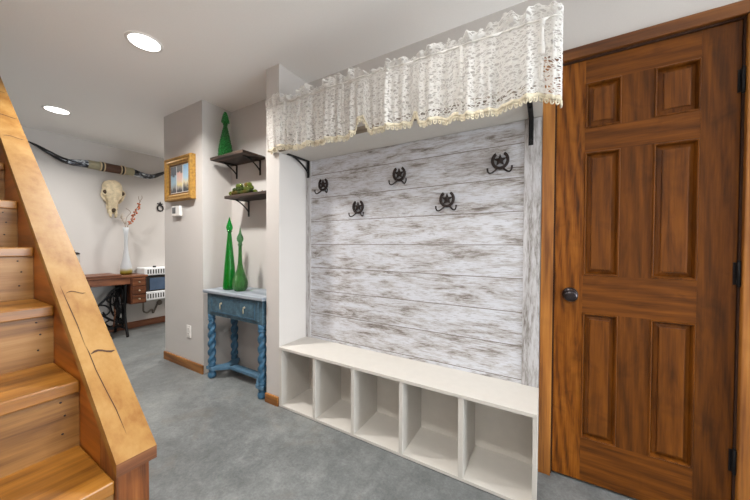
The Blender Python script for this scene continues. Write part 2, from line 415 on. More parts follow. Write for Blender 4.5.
# ------------------------------------------------------------------ barn board panel + hooks
pan=thing('board_panel','whitewashed distressed plank panel covering the wall above the white bench','wall panel',(-.8,-.01,.4285))
build('planks',MB().box(-1.548,-.079,-.016,-.001,.4285,1.80),M['barn'],pan)
build('upright_board',MB().box(-1.5995,-1.548,-.022,-.001,.4285,1.80),M['barnv'],pan,.002)
build('upright_board',MB().box(-.079,-.001,-.022,-.001,.4285,1.80),M['barnv'],pan,.002)
def hook():
    t=thing('hanging_hook','','coat hook',(0,0,0),'horseshoe coat hooks on the plank panel')
    h=MB(); pts=[]
    for i in range(25):
        a=math.radians(-90+180-38-i*(360-76)/24)  # open at top
        a=math.radians(90+32)+i*math.radians(296)/24
        pts.append((.043*math.cos(a),-.008,.047*math.sin(a)))
    R=[]
    for i,p in enumerate(pts):
        d=Vector((p[0],0,p[2])).normalized(); cc=Vector(p); wd=.0085
        R.append([cc+d*wd+Vector((0,.007,0)),cc+d*wd+Vector((0,-.004,0)),cc+Vector((0,-.006,0)),cc-d*wd+Vector((0,-.004,0)),cc-d*wd+Vector((0,.007,0))])
    h.rings(R,sm=False); build('horseshoe',h,M['iron'],t)
    s=MB(); o=[(.039*math.sin(k*PI/5)*(1 if k%2==0 else .42),.039*math.cos(k*PI/5)*(1 if k%2==0 else .42)) for k in range(10)]
    s.prism(o,'y',-.012,-.002); s.v.append((0,-.018,0)); q=len(s.v)-1
    for i in range(10): s.face((i,(i+1)%10,q))
    build('star',s,M['iron'],t)
    for sx in (-1,1):
        g=MB(); P=[(sx*.012,-.006,-.044),(sx*.028,-.010,-.060),(sx*.044,-.020,-.074),(sx*.053,-.026,-.078),(sx*.062,-.031,-.074),(sx*.067,-.033,-.062),(sx*.068,-.033,-.046)]
        g.tube(P,[.0055,.0055,.005,.005,.005,.005,.006],8); build('prong',g,M['iron'],t)
    t.scale=(.88,.88,.88)
    return t
HK=[(-1.418,1.605,'iron horseshoe hook at the far left of the panel, nearest the pier'),(-1.103,1.418,'iron horseshoe hook hung low, second from the pier'),(-.789,1.608,'iron horseshoe hook hung high in the middle of the panel'),(-.478,1.423,'iron horseshoe hook hung low on the door half of the panel'),(-.193,1.607,'iron horseshoe hook at the right of the panel, nearest the door')]
h0=hook()
for i,(x,z,l) in enumerate(HK):
    if i==0: h0.location=(x,-.0235,z); h0['label']=l
    else: dup(h0,(x,-.0235,z),l)

# ------------------------------------------------------------------ bench
bn=thing('cubby_bench','long off-white wooden bench with five open cubbies under the plank panel','bench',(-.8,-.15,0))
YB=-.289
build('bench_top',MB().box(-1.5995,0,YB-.004,-.002,.4105,.4285),M['white'],bn,.0015)
build('base_board',MB().box(-1.5995,0,YB,-.012,.004,.019),M['white'],bn)
build('toe_strip',MB().box(-1.5995,0,YB+.004,YB+.02,0,.0042),M['grey'],bn)
build('back_panel',MB().box(-1.5995,0,-.012,-.003,.004,.4105),M['whiteback'],bn)
for x0,x1 in ((-1.5995,-1.572),(-1.28,-1.258),(-.975,-.953),(-.657,-.634),(-.337,-.312),(-.018,0)):
    build('divider',MB().box(x0,x1,YB,-.012,.019,.4105),M['white'],bn,.001)

# ------------------------------------------------------------------ shelf over panel
sh=thing('overhead_shelf','long white wall shelf above the plank panel hidden behind the lace valance','shelf',(-.8,-.1,1.80))
build('board',MB().box(-1.5995,.0,-.285,-.001,1.802,1.84),M['white'],sh)
build('front_edge',MB().box(-1.5995,.0,-.291,-.285,1.802,1.84),M['edge'],sh)
def bracket(par,x,z,arm,leg,y0=0,w=.022,t=.006,mat=None,brace=True):
    b=MB(); b.box(x-w/2,x+w/2,y0-t,y0,z-leg,z); b.box(x-w/2,x+w/2,y0-arm,y0-t,z-t,z)
    b.v and None
    if brace:
        P=[(y0-t,z-leg*.68)]
        for i in range(9):
            f=i/8; P.append((y0-t-arm*.72*f**1.25, z-t-leg*.66*(1-f)**1.25+0))
        R=[]
        for yy,zz in P[1:]:
            R.append([(x-w*.3,yy,zz-.005),(x+w*.3,yy,zz-.005),(x+w*.3,yy-.001,zz+.004),(x-w*.3,yy-.001,zz+.004)])
        b.rings(R,sm=False)
    for zz in (z-leg*.25,z-leg*.85): b.ball((x,y0-t-.001,zz),.006,8,6)
    return build('bracket',b,mat or M['black'],par)
bracket(sh,-.049,1.802,.2,.138,-.0225); bracket(sh,-1.571,1.802,.21,.13,-.0225)

# ------------------------------------------------------------------ lace valance
def interp(tab,x):
    if x<=tab[0][0]: return tab[0][1]
    for (a,b),(c_,d) in zip(tab,tab[1:]):
        if x<=c_: return b+(d-b)*(x-a)/(c_-a)
    return tab[-1][1]
BOT=[(-1.69,1.812),(-1.511,1.815),(-1.42,1.80),(-1.354,1.787),(-1.27,1.80),(-1.185,1.792),(-1.031,1.788),(-.93,1.795),(-.905,1.86),(-.865,1.865),(-.84,1.79),(-.729,1.788),(-.64,1.778),(-.59,1.785),(-.568,1.824),(-.55,1.818),(-.529,1.76),(-.422,1.766),(-.387,1.749),(-.364,1.775),(-.345,1.77),(-.32,1.75),(-.272,1.749),(-.174,1.754),(-.05,1.766),(-.003,1.775),(.042,1.745),(.08,1.745)]
TOP=[(-1.69,2.18),(-1.6,2.19),(-1.539,2.172),(-1.47,2.15),(-1.399,2.145),(-1.285,2.168),(-1.2,2.13),(-1.146,2.138),(-1.069,2.172),(-1.03,2.165),(-.996,2.13),(-.939,2.166),(-.9,2.15),(-.858,2.118),(-.793,2.115),(-.701,2.128),(-.642,2.124),(-.532,2.118),(-.454,2.126),(-.396,2.145),(-.357,2.124),(-.289,2.118),(-.228,2.124),(-.183,2.156),(-.135,2.16),(-.084,2.125),(-.061,2.112),(-.04,2.142),(-.011,2.152),(.024,2.135),(.08,2.12)]
ROD=[(-1.69,2.112),(-1.069,2.105),(-.39,2.084),(.08,2.076)]
def ypl(x):
    return -.322+.009*math.sin(x*2*PI/.21+.5)+.006*math.sin(x*2*PI/.083+2)+.004*math.sin(x*2*PI/.047)
lv=thing('lace_valance','gathered white lace valance with cream loop fringe hanging across the top of the bench nook','curtain',(-.8,-.3,1.8))
cols_=[]; n=460; s_=0
path=[]
for i in range(n+1):
    x=-1.685+(1.685+.045)*i/n; path.append((x,1.0,x))
# round the corner and return to the wall at the right end
for i in range(1,11):
    a=PI/2*i/10; path.append((.045+.024*math.sin(a),None,(.024*(1-math.cos(a)))))
for i in range(1,7): path.append((.069+.003*math.sin(i*1.1),'ret',.024+.05*i/6))
L=MB(); nv=22; prev=None; s=0; base=[]
def column(pt):
    x,k,e=pt
    if k==1.0: yb=ypl(x); xx=x; key=x
    else: yb=ypl(.045)+e; xx=x; key=.06
    zb=interp(BOT,key)+.006; zr=interp(ROD,key); zt=interp(TOP,key)+.004*math.sin(key*2*PI/.031)
    out=[]
    for jv in range(nv+1):
        if jv<=15:
            f=jv/15; z=zb+(zr-zb)*f; amp=(1-f)*1.6+.35*f
            y=-.322+(yb+.322)*amp if k==1.0 else yb; vv=f*(zr-zb)
            if k!=1.0: y=yb
            # fuller belly below the rod
            y-=.010*math.sin(PI*f)*(1 if k==1.0 else 0)
            hdr=(jv<=0) or jv==15
        else:
            f=(jv-15)/(nv-15); z=zr+(zt-zr)*(f**.9)
            yy=yb if k!=1.0 else -.322+(yb+.322)*(.35+1.6*f)
            y=yy-.014*math.sin(PI*f*.9)*(1+.8*math.sin(x*2*PI/.17)); vv=zr-zb+(zt-zr)*f; hdr=False
        out.append(((xx,y,z),vv,hdr))
    return out
Cs=[column(p) for p in path]
for ci,cl in enumerate(Cs):
    if prev is not None: s+=(Vector(cl[0][0])-Vector(prev[0][0])).length
    for (p,vv,hd) in cl:
        L.uv[len(L.v)]=(s,vv); L.v.append(p)
    prev=cl
W=nv+1
for i in range(len(Cs)-1):
    for j_ in range(nv): L.face((i*W+j_,(i+1)*W+j_,(i+1)*W+j_+1,i*W+j_+1),0,True)
build('lace_cloth',L,M['lace'],lv)
# gathered rod pocket tape
T=MB(); R=[]
for cl in Cs:
    p=Vector(cl[15][0]); R.append([p+Vector((0,-.003,-.004)),p+Vector((0,-.004,0)),p+Vector((0,-.003,.004)),p+Vector((0,.002,.004)),p+Vector((0,.002,-.004))])
T.rings(R); build('rod_pocket',T,plain('white_cotton_tape',srgb(214,212,206),.9),lv)
for kx in (-1.5,-1.02,-.72,-.33,-.005):   # gathered vertical folds stitched double
    G=MB(); R=[]
    i=min(range(n),key=lambda q:abs(path[q][0]-kx)); cl=Cs[i]
    for jv in range(0,16):
        p=Vector(cl[jv][0]); wd=.011+.003*math.sin(jv*.9+kx*9)
        R.append([p+Vector((-wd,-.002,0)),p+Vector((-wd*.4,-.010,0)),p+Vector((wd*.4,-.010,0)),p+Vector((wd,-.002,0))])
    G.rings(R,closed=False,cap=False)
    for q in range(len(G.v)): G.uv[q]=(q*.004+kx,.01*(q//4))
    build('pleat',G,M['lace'],lv)
F=MB(); R=[]
for cl in Cs:
    p=Vector(cl[0][0]); R.append([p+Vector((0,-.0035,-.010)),p+Vector((0,-.0035,.008)),p+Vector((0,.0015,.008)),p+Vector((0,.0015,-.010))])
F.rings(R,sm=True)
acc=0; last=0; marks=[]
for i in range(1,len(Cs)):
    acc+=(Vector(Cs[i][0][0])-Vector(Cs[i-1][0][0])).length
    if acc-last>.0225: marks.append(i); last=acc
for a,b in zip(marks,marks[1:]):
    pa,pb=Vector(Cs[a][0][0]),Vector(Cs[b][0][0]); m=(pa+pb)/2; d=(pb-pa)*.5
    P=[m+d*(-.72*math.cos(t))*(.75+.45*math.sin(t))+Vector((0,-.001,-.008-.020*math.sin(t))) for t in [PI*q/8 for q in range(9)]]
    F.tube(P,.0031,6); F.tube([m+Vector((0,-.001,-.008)),m+Vector((0,-.001,-.019))],.003,5)
build('loop_fringe',F,M['fringe'],lv)
rd=MB().tube([(-1.69,-.318,2.112),(.045,-.318,2.078)],.006,8)
rd.tube([(.045,-.318,2.078),(.040,-.30,2.078),(.036,-.27,2.079),(.036,-.0225,2.08)],.006,8)
rd.tube([(-1.67,-.318,2.111),(-1.67,-.284,2.111)],.006,8)
build('curtain_rod',rd,M['plast'],lv)

# ------------------------------------------------------------------ staircase
RUN,RISE,SX,SY=.243,.1895,-.887,-1.4175
SW=.90
st=thing('staircase','steep honey-brown timber staircase climbing along the left edge','staircase',(SX,SY-.4,0))
def tz(k): return .5685+RISE*(k-1)
def tx(k): return SX-RUN*(k-1)
for k in range(-1,10):
    z=tz(k); x=tx(k)
    build('tread',MB().box(x-RUN-.02,x,SY-SW,SY-.001,z-.034,z),M['tread'],st,.004)
    rb=MB().box(x-.028,x-.008,SY-SW,SY-.001,z-RISE,z-.034)
    for yy,zz in ((-.035,.05),(-.03,.10),(-.038,.14)): rb.lathe([(.0028,x-.008),(.0025,x-.0073),(.0005,x-.0073)],(0,SY+yy,z-RISE+zz),8,'x',1)
    build('riser',rb,[M['riser'],M['iron']],st)
SL=.795
capz=lambda x:.613+(-.873-x)*SL
XT=-.873-(H-.004-.613)/SL
sg=MB().prism([(-.985,.02),(-.985,capz(-.985)-.032),(XT-.0,capz(XT)-.033),(XT,capz(XT)-.52),(-1.30,.02)],'y',SY,SY+.04)
build('stringer',sg,M['string'],st)
build('newel_post',MB().prism([(-.884,0),(-.884,capz(-.884)-.031),(-.985,capz(-.985)-.031),(-.985,0)],'y',SY-.0005,-1.348),M['newel'],st,.002)
cp=MB().prism([(-.873,.613),(-.873,.580),(XT+.04,capz(XT+.04)-.033),(XT,capz(XT)-.0)],'y',SY-.002,-1.335)
cp.m[2]=2
def strip(P,wd):
    # dark check lines lying on the sloping cap face; P: (distance from end along x, fraction across, width)
    o=len(cp.v)
    R=[]
    for q,(dx,f) in enumerate(P):
        x=-.873-dx; y=SY+(f)*.0825; w2=wd*(1 if 0<q<len(P)-1 else .2)
        nn=Vector((.62,0,.78)); b_=Vector((x,y,capz(x)))+nn*.0006
        R.append([b_+Vector((0,-w2,0)),b_+Vector((0,w2,0))])
    cp.rings(R,closed=False,cap=False,mi=1,sm=False)
strip([(.05,.42),(.11,.40),(.17,.33),(.22,.28),(.27,.27),(.29,.25)],.0011)
strip([(.29,.24),(.36,.24),(.43,.20),(.50,.16)],.0012)
def cross(dx,f0,f1,w):
    o=[]
    nn=Vector((.62,0,.78))
    R=[]
    for q in range(7):
        f=f0+(f1-f0)*q/6; x=-.873-dx-.006*math.sin(q*.9); ww=w*(1 if 0<q<6 else .3)
        R.append([Vector((x-ww,SY+f*.0825,capz(x-ww)))+nn*.0006,Vector((x+ww,SY+f*.0825,capz(x+ww)))+nn*.0006])
    cp.rings(R,closed=False,cap=False,mi=1,sm=False)
cross(.265,.3,.95,.003); cross(.47,.25,.8,.0015); cross(1.32,.1,.9,.002); cross(1.5,.1,.95,.003); cross(1.75,.3,.9,.002)
build('cap_board',cp,[M['cap'],M['crack'],M['end']],st)

# ------------------------------------------------------------------ alcove: shelves, bottles, table
us=thing('bracket_shelf','short dark weathered shelf higher in the alcove holding the diamond-cut bottle','shelf',(-2.32,-.1,1.90),'dark alcove shelves')
build('board',MB().box(-2.555,-2.095,-.225,-.004,1.897,1.922),M['shelf'],us,.003)
bracket(us,-2.50,1.897,.17,.125,-.0005,.02,.005); bracket(us,-2.165,1.897,.17,.13,-.0005,.02,.005)
ls=thing('bracket_shelf','longer dark weathered shelf lower in the alcove holding glass grapes','shelf',(-2.06,-.1,1.55),'dark alcove shelves')
build('board',MB().box(-2.385,-1.74,-.2,-.004,1.548,1.572),M['shelf'],ls,.003)
bracket(ls,-2.325,1.548,.17,.14,-.0005,.02,.005); bracket(ls,-1.85,1.548,.17,.14,-.0005,.02,.005)

def shell(prof,t=.004):
    """closed thin walled lathe profile: outside up, inside down"""
    inn=[(max(r-t,.0008),z) for r,z in prof]
    inn=[(r,max(z,prof[0][1]+t)) for r,z in inn]
    return prof+inn[::-1]
def cutbody(loc,body,depth):
    # diamond-faceted outer wall with a plain inner wall
    b=MB(); R=[]; z0,z1=body[0][1],body[-1][1]
    def rad(z): return interp(sorted((q[1],q[0]) for q in body),z)
    def ring(r,z,d):
        return [(loc[0]+(r-d*(1-abs(math.sin(5*t+z*75))*abs(math.sin(5*t-z*75)))*min(1,r/.03))*math.cos(t),loc[1]+(r-d*(1-abs(math.sin(5*t+z*75))*abs(math.sin(5*t-z*75)))*min(1,r/.03))*math.sin(t),loc[2]+z) for t in [2*PI*i/60 for i in range(60)]]
    R.append(ring(.001,z0,0))
    for k in range(81):
        z=z0+(z1-z0)*k/80; R.append(ring(rad(z),z,depth if z<.27 else 0))
    for k in range(20,-1,-1):
        z=z0+.005+(z1-z0-.005)*k/20; R.append(ring(max(.001,rad(z)-depth-.004),z,0))
    R.append(ring(.001,z0+.005,0)); b.rings(R,cap=False); return b
def bottle(loc,label,body,mat,stop,smat,ring=None,cut=0):
    t=thing('glass_decanter',label,'bottle',loc,'green glass decanters')
    b=MB(); b.lathe([(.0008,loc[2])]+[(r,loc[2]+z) for r,z in shell(body)],(loc[0],loc[1],0),28,cap=False)
    if cut: b=cutbody(loc,body,cut)
    build('bottle_body',b,mat,t)
    s=MB(); s.lathe([(r,loc[2]+z) for r,z in stop],(loc[0],loc[1],0),20); build('stopper',s,smat,t)
    if ring:
        g=MB(); g.lathe([(ring[0]*.8,loc[2]+ring[1]-.003),(ring[0],loc[2]+ring[1]),(ring[0],loc[2]+ring[1]+.004),(ring[0]*.8,loc[2]+ring[1]+.007)],(loc[0],loc[1],0),18); build('collar',g,M['greenC'],t)
    return t
bottle((-2.475,-.13,1.9225),'diamond-cut emerald decanter with pointed stopper on the upper alcove shelf',
  [(.050,0),(.060,.008),(.063,.03),(.060,.08),(.048,.15),(.036,.21),(.025,.26),(.018,.285),(.016,.30),(.020,.305),(.020,.315)],M['greenA'],
  [(.012,.305),(.013,.317),(.022,.32),(.034,.326),(.034,.335),(.028,.365),(.020,.395),(.010,.418),(.001,.424)],M['greenA'],cut=.006)
bottle((-2.318,-.195,.7655),'tall smooth emerald decanter tapering to a point, left of the pair on the blue table',
  [(.046,0),(.053,.006),(.054,.02),(.050,.08),(.041,.20),(.030,.32),(.021,.42),(.016,.475),(.014,.49),(.018,.494),(.018,.50)],M['green'],
  [(.010,.49),(.012,.502),(.020,.508),(.026,.525),(.026,.538),(.018,.565),(.010,.59),(.004,.615),(.0008,.622)],M['green'],(.022,.497))
bottle((-2.165,-.20,.7655),'shorter sage-green pear-shaped textured decanter, right of the pair on the blue table',
  [(.036,0),(.044,.004),(.058,.03),(.062,.058),(.058,.09),(.042,.135),(.027,.18),(.018,.23),(.014,.30),(.013,.375),(.017,.379),(.017,.388)],M['greenB'],
  [(.010,.378),(.011,.39),(.016,.394),(.013,.402),(.024,.418),(.027,.435),(.022,.455),(.012,.475),(.006,.50),(.002,.53),(.0006,.545)],M['greenC'],(.019,.384))

gp=thing('glass_grapes','cluster of green and amber glass grapes lying on the lower alcove shelf','ornament',(-2.2,-.12,1.572))
pos=[]; gms=[]
for m in ('gr1','gr2','gr3'):
    g=MB().ball((0,0,0),.021,12,8); me=build('grape',g,M[m],gp,origin=None); gms.append(me)
first=[True]*3
def addg(x,y,z):
    k=random.choice((0,0,0,1,2,2))
    o=gms[k] if first[k] else gms[k].copy()
    if not first[k]: COL.objects.link(o)
    first[k]=False; o.parent=gp; o.location=(x+2.2,y+.12,z-1.572)
# meshes were written about the root, so re-centre them on the grape
for o in gms:
    for vv in o.data.vertices: vv.co+=gp.location
random.seed(3)
for i in range(8):
    for r_ in range(2): addg(-2.335+i*.038+random.uniform(-.004,.004),-.165+r_*.040+random.uniform(-.003,.003),1.593)
for i in range(7): addg(-2.315+i*.038+random.uniform(-.005,.005),-.148+random.uniform(-.004,.004),1.624+random.uniform(-.003,.003))
for i in (1,2,4,5): addg(-2.30+i*.038,-.150,1.653)
build('stem',MB().tube([(-2.06,-.11,1.58),(-2.02,-.12,1.585),(-1.99,-.115,1.60)],.003,6),M['twig'],gp)

tb=thing('console_table','small blue painted console table with barley twist legs standing in the alcove','table',(-2.13,-.17,0))
build('table_top',MB().box(-2.515,-1.742,-.318,-.012,.738,.7655),M['bluetop'],tb,.006)
build('apron',MB().box(-2.475,-1.765,-.298,-.03,.555,.738),M['blue'],tb,.003)
dr=build('drawer',MB().box(-2.435,-1.805,-.304,-.296,.578,.722),M['blue'],tb,.003)
dt=MB()
for a in ((-2.40,-1.84,.590,.594),(-2.40,-1.84,.706,.710)): dt.box(a[0],a[1],-.3055,-.3035,a[2],a[3])
for x in (-2.40,-1.844): dt.box(x,x+.004,-.3055,-.3035,.590,.710)
build('bead_line',dt,M['bluelow'],dr)
for x in (-2.262,-1.962):
    p=MB(); p.lathe([(.009,-.304),(.009,-.307),(.005,-.309),(.004,-.316)],(x,0,.668),12,'y'); p.tube([(x,-.314,.668),(x,-.317,.655),(x,-.316,.635),(x,-.316,.622)],[.003,.004,.006,.003],8); p.ball((x,-.314,.668),.006,8,6)
    build('drop_pull',p,M['brass'],dr)
def leg(x,y):
    b=MB(); b.lathe([(.020,0),(.029,.006),(.034,.022),(.030,.042),(.020,.054),(.026,.060),(.026,.092),(.030,.098)],(x,y,0),20)
    R=[]
    for k in range(121):
        z=.12+(.50-.12)*k/120; ring=[]
        e=min(1,min(k,120-k)/6)
        for i in range(20):
            a=2*PI*i/20; r=.0262+.0062*e*(1-2*abs(math.sin(a-PI*(z-.12)/.075))**3)
            ring.append((x+r*math.cos(a),y+r*math.sin(a),z))
        R.append(ring)
    b.rings(R)
    b.lathe([(.030,.098),(.024,.102),(.030,.108),(.030,.114),(.024,.12)],(x,y,0),20)
    b.lathe([(.024,.50),(.030,.504),(.030,.512),(.024,.516),(.028,.522),(.030,.555)],(x,y,0),20)
    return build('leg',b,M['bluelow'],tb)
LX=(-2.455,-1.80); LY=(-.272,-.062)
for x in LX:
    for y in LY: leg(x,y)
z0,z1=.074,.100
def arcpiece(x,sg):
    # curved side stretcher bowing inwards between front and back legs
    P=[];Q=[]
    for i in range(13):
        f=i/12; y=LY[0]-.028+(LY[1]-LY[0]+.056)*f; bow=.115*math.sin(PI*f)**1.3
        P.append((x+sg*(bow+.042),y)); Q.append((x+sg*(bow*.75-.044),y))
    return MB().prism(P+Q[::-1],'z',z0,z1)
for x,sg in ((LX[0],1),(LX[1],-1)): build('stretcher',arcpiece(x,sg),M['bluemid'],tb,.003)
build('stretcher',MB().box(LX[0]+.12,LX[1]-.12,-.200,-.135,z0,z1),M['bluemid'],tb,.004)

# ------------------------------------------------------------------ hall wall items
pf=thing('framed_picture','gilt framed print hanging on the hall wall above the thermostat','picture',(-2.957,-.30,1.56))
fx0,fx1,fz0,fz1=-3.165,-2.692,1.562,1.964
def fr(i,y): return [(fx0+i,y,fz0+i),(fx1-i,y,fz0+i),(fx1-i,y,fz1-i),(fx0+i,y,fz1-i)]
b=MB().rings([fr(0,-.2745),fr(0,-.315),fr(.008,-.322),fr(.020,-.320),fr(.026,-.312),fr(.042,-.316),fr(.050,-.306),fr(.060,-.300),fr(.060,-.2745)],cap=False,sm=False)
build('frame',b,M['gold'],pf)
ml=MB().rings([fr(.060,-.300),fr(.062,-.3035),fr(.070,-.302),fr(.072,-.294)],cap=False,sm=False); build('inner_slip',ml,M['golddark'],pf)
pr=MB(); px0,px1,pz0,pz1=fx0+.066,fx1-.066,fz0+.066,fz1-.066
pr.box(px0,px1,-.294,-.2745,pz0,pz1,0)
pm=[plain('print_paper',srgb(238,238,236),.5,0,.01,10,0)]
def ink(stops):
    n_=NT('print_ink'); tc=n_.n('ShaderNodeTexCoord'); sp=n_.n('ShaderNodeSeparateXYZ'); n_.l(tc.outputs['Object'],sp.inputs[0])
    blk=n_.n('ShaderNodeTexVoronoi'); mp=n_.n('ShaderNodeMapping'); mp.inputs['Scale'].default_value=(38,1,14); n_.l(tc.outputs['Object'],mp.inputs[0]); n_.l(mp.outputs[0],blk.inputs['Vector']); blk.inputs['Scale'].default_value=1
    f=n_.math('ADD',n_.math('DIVIDE',n_.math('SUBTRACT',sp.outputs[2],.068),.268),n_.math('MULTIPLY_ADD',blk.outputs['Color'],.16,-.08))
    n_.set(Base_Color=n_.ramp(f,stops),Roughness=.4); return n_.m
G=lambda h:srgb(*[int(h[i:i+2],16) for i in (0,2,4)])
pm+=[ink([(.14,G('54565a')),(.22,G('9a9a98')),(.4,G('a8c4d4')),(.62,G('9cbcd0')),(.66,G('5c6672')),(1,G('70767c'))]),
     ink([(.12,G('4c4c4e')),(.2,G('a8a098')),(.3,G('ecdca0')),(.5,G('ecd0c4')),(.72,G('e2b8ac')),(.76,G('6a6a6c')),(1,G('7c7a78'))]),
     ink([(.14,G('48484a')),(.24,G('a09886')),(.34,G('e8d8b4')),(.55,G('b8d8ea')),(1,G('84b4dc'))])]
for q in range(3):
    w3=(px1-px0-.04)/3; xa=px0+.01+q*(w3+.01)
    o=len(pr.v); pr.v+=[(xa,-.2946,pz0+.012),(xa+w3,-.2946,pz0+.012),(xa+w3,-.2946,pz1-.012),(xa,-.2946,pz1-.012)]; pr.face((o,o+1,o+2,o+3),q+1)
build('print',pr,pm,pf)
th=thing('thermostat','small white thermostat on the hall wall below the gilt picture','thermostat',(-2.99,-.28,1.415))
build('case',MB().box(-3.066,-2.925,-.302,-.2738,1.418,1.515),M['plast'],th,.005)
build('screen',MB().box(-3.052,-2.992,-.3034,-.3015,1.444,1.502),M['grey'],th)
ol=thing('outlet','white electrical outlet plate low on the hall wall','outlet',(-2.817,-.276,.29))
build('plate',MB().box(-2.853,-2.782,-.2800,-.2738,.288,.402),M['plast'],ol,.002)
rc=MB()
for z in (.322,.368): rc.box(-2.836,-2.799,-.2818,-.2795,z-.015,z+.015,0); rc.box(-2.826,-2.823,-.2822,-.2815,z-.003,z+.008,1); rc.box(-2.812,-2.809,-.2822,-.2815,z-.003,z+.008,1)
build('receptacle',rc,[M['plast'],M['slot']],ol)

# ------------------------------------------------------------------ far wall: horns, skull, horseshoe
hn=thing('longhorn_mount','wide polished black longhorn horns joined by a brown leather wrap, mounted under the ceiling','horns',(-4.75,-.2,2.115))
xh=-4.755
def crv(P,nn=8):
    out=[]
    P=[Vector(p) for p in P]
    for i in range(len(P)-1):
        p0=P[max(i-1,0)];p1=P[i];p2=P[i+1];p3=P[min(i+2,len(P)-1)]
        for k in range(nn):
            t=k/nn; out.append(.5*((2*p1)+(p2-p0)*t+(2*p0-5*p1+4*p2-p3)*t*t+(3*p1-p0-3*p2+p3)*t**3))
    out.append(P[-1]); return out
lh=crv([(xh,-.43,2.117),(xh,-.50,2.112),(xh,-.575,2.104),(xh,-.66,2.118),(xh,-.76,2.170),(xh+.02,-.85,2.214),(xh+.04,-.915,2.234)])
mid=len(lh)//2-4
rl=[.047-.041*(i/(len(lh)-1))**1.2 for i in range(len(lh))]
rt=crv([(xh,0.0,2.117),(xh,.07,2.103),(xh,.145,2.095),(xh,.23,2.108),(xh,.33,2.165),(xh+.02,.42,2.22),(xh+.04,.49,2.245)])
build('horn',MB().tube(lh[:mid+1],rl[:mid+1],14),M['horn'],hn); 
build('horn_tip',MB().tube(lh[mid:],rl[mid:],14),M['hornb'],hn)
build('horn',MB().tube(rt[:mid+6],rl[:mid+6],14),M['horn'],hn); build('horn_tip',MB().tube(rt[mid+5:],rl[mid+5:],14),M['hornb'],hn)
def wrapseg(y0,y1,r,name,m): build(name,MB().lathe([(r*.96,y0),(r,y0+.004),(r,y1-.004),(r*.96,y1)],(xh,0,2.117),20,'y'),m,hn)
wrapseg(-.445,-.335,.051,'hide_sleeve',M['tan']); wrapseg(-.09,.005,.051,'hide_sleeve',M['tan'])
wrapseg(-.29,-.135,.054,'leather_wrap',M['leather'])
for y in (-.335,-.302,-.135,-.102): wrapseg(y,y+.012,.059,'cord_band',M['cream'])
for y in (-.323,-.123): wrapseg(y,y+.021,.056,'cord_band',M['slot'])
build('wall_mount',MB().box(XL+.001,xh,-.26,-.17,2.09,2.14),M['leather'],hn)

sk=thing('animal_skull','weathered bleached cow skull without horns hanging on the far wall','skull',(-4.79,-.2,1.5))
cy=-.205
def el(z,hw,fd,bk,n=20,y0=0):
    ring=[]
    for i in range(n):
        a=2*PI*i/n; ca,sa=math.cos(a),math.sin(a)
        ring.append((-4.83+bk+ (fd*max(0,ca)**.8 if ca>0 else bk*ca*.6), cy+y0+hw*sa, z))
    return ring
prof=[(1.972,.012,.045,.03),(1.966,.042,.07,.03),(1.952,.068,.092,.03),(1.930,.087,.108,.03),(1.89,.098,.12,.03),(1.85,.097,.122,.03),(1.81,.100,.118,.03),(1.775,.102,.108,.03),(1.745,.088,.10,.03),(1.71,.062,.09,.03),(1.67,.048,.082,.03),(1.63,.043,.075,.03),(1.60,.045,.066,.03),(1.565,.046,.05,.03),(1.545,.042,.034,.03)]
build('cranium',MB().rings([el(*p) for p in prof]),M['bone'],sk)
for sg in (-1,1):
    P=[]
    for i in range(13):
        a=2*PI*i/12; P.append((-4.80+.045+.018*math.cos(a),cy+sg*(.094+.004*math.sin(a)),1.812+.030*math.sin(a)))
    ex=MB()
    R=[(-4.80+.055-.002*0,cy+sg*.09,1.812)]
    ring=[(-4.735+.012*0+ -.020*abs(math.cos(2*PI*i/14))*0,cy+sg*(.080+.024*math.cos(2*PI*i/14)),1.805+.030*math.sin(2*PI*i/14)) for i in range(15)]
    ring=[(p[0]+.010-.6*abs(abs(p[1]-cy)-.08),cy+sg*.084+(p[1]-cy-sg*.080)*1.2,1.805+(p[2]-1.805)*1.2) for p in ring]
    build('eye_socket',MB().tube(ring,.010,8),M['bone'],sk)
    build('socket_shade',MB().ball((-4.742,cy+sg*.086,1.808),.033,12,8,sc=(.75,.8,1.0)),M['bonedark'],sk)  # solid dark ball painted as the shade in the socket
    build('jaw_prong',MB().tube([(-4.775,cy+sg*.022,1.60),(-4.765,cy+sg*.026,1.55),(-4.765,cy+sg*.028,1.515),(-4.772,cy+sg*.022,1.492)],[.020,.017,.014,.008],10),M['bone'],sk)
    build('cheek_bone',MB().tube([(-4.80,cy+sg*.098,1.80),(-4.775,cy+sg*.103,1.765),(-4.765,cy+sg*.088,1.725),(-4.775,cy+sg*.060,1.68)],[.012,.016,.016,.010],10),M['bone'],sk)
    tt=MB()
    for q in range(5): tt.box(-4.80-.0,-4.782,cy+sg*.05-.010,cy+sg*.05+.010,1.60+q*.022,1.617+q*.022)
    build('teeth',tt,M['bone'],sk,.004)
build('nasal_shade',MB().ball((-4.752,cy,1.598),.032,12,8,sc=(.7,.75,1.35)),M['bonedark'],sk)
build('nasal_bone',MB().tube([(-4.728,cy,1.76),(-4.726,cy,1.70),(-4.735,cy,1.65),(-4.738,cy,1.622)],[.026,.024,.018,.006],12),M['bone'],sk)
build('hanging_nail',MB().tube([(-4.85,cy,1.93),(-4.80,cy,1.93)],.004,6),M['black'],sk)

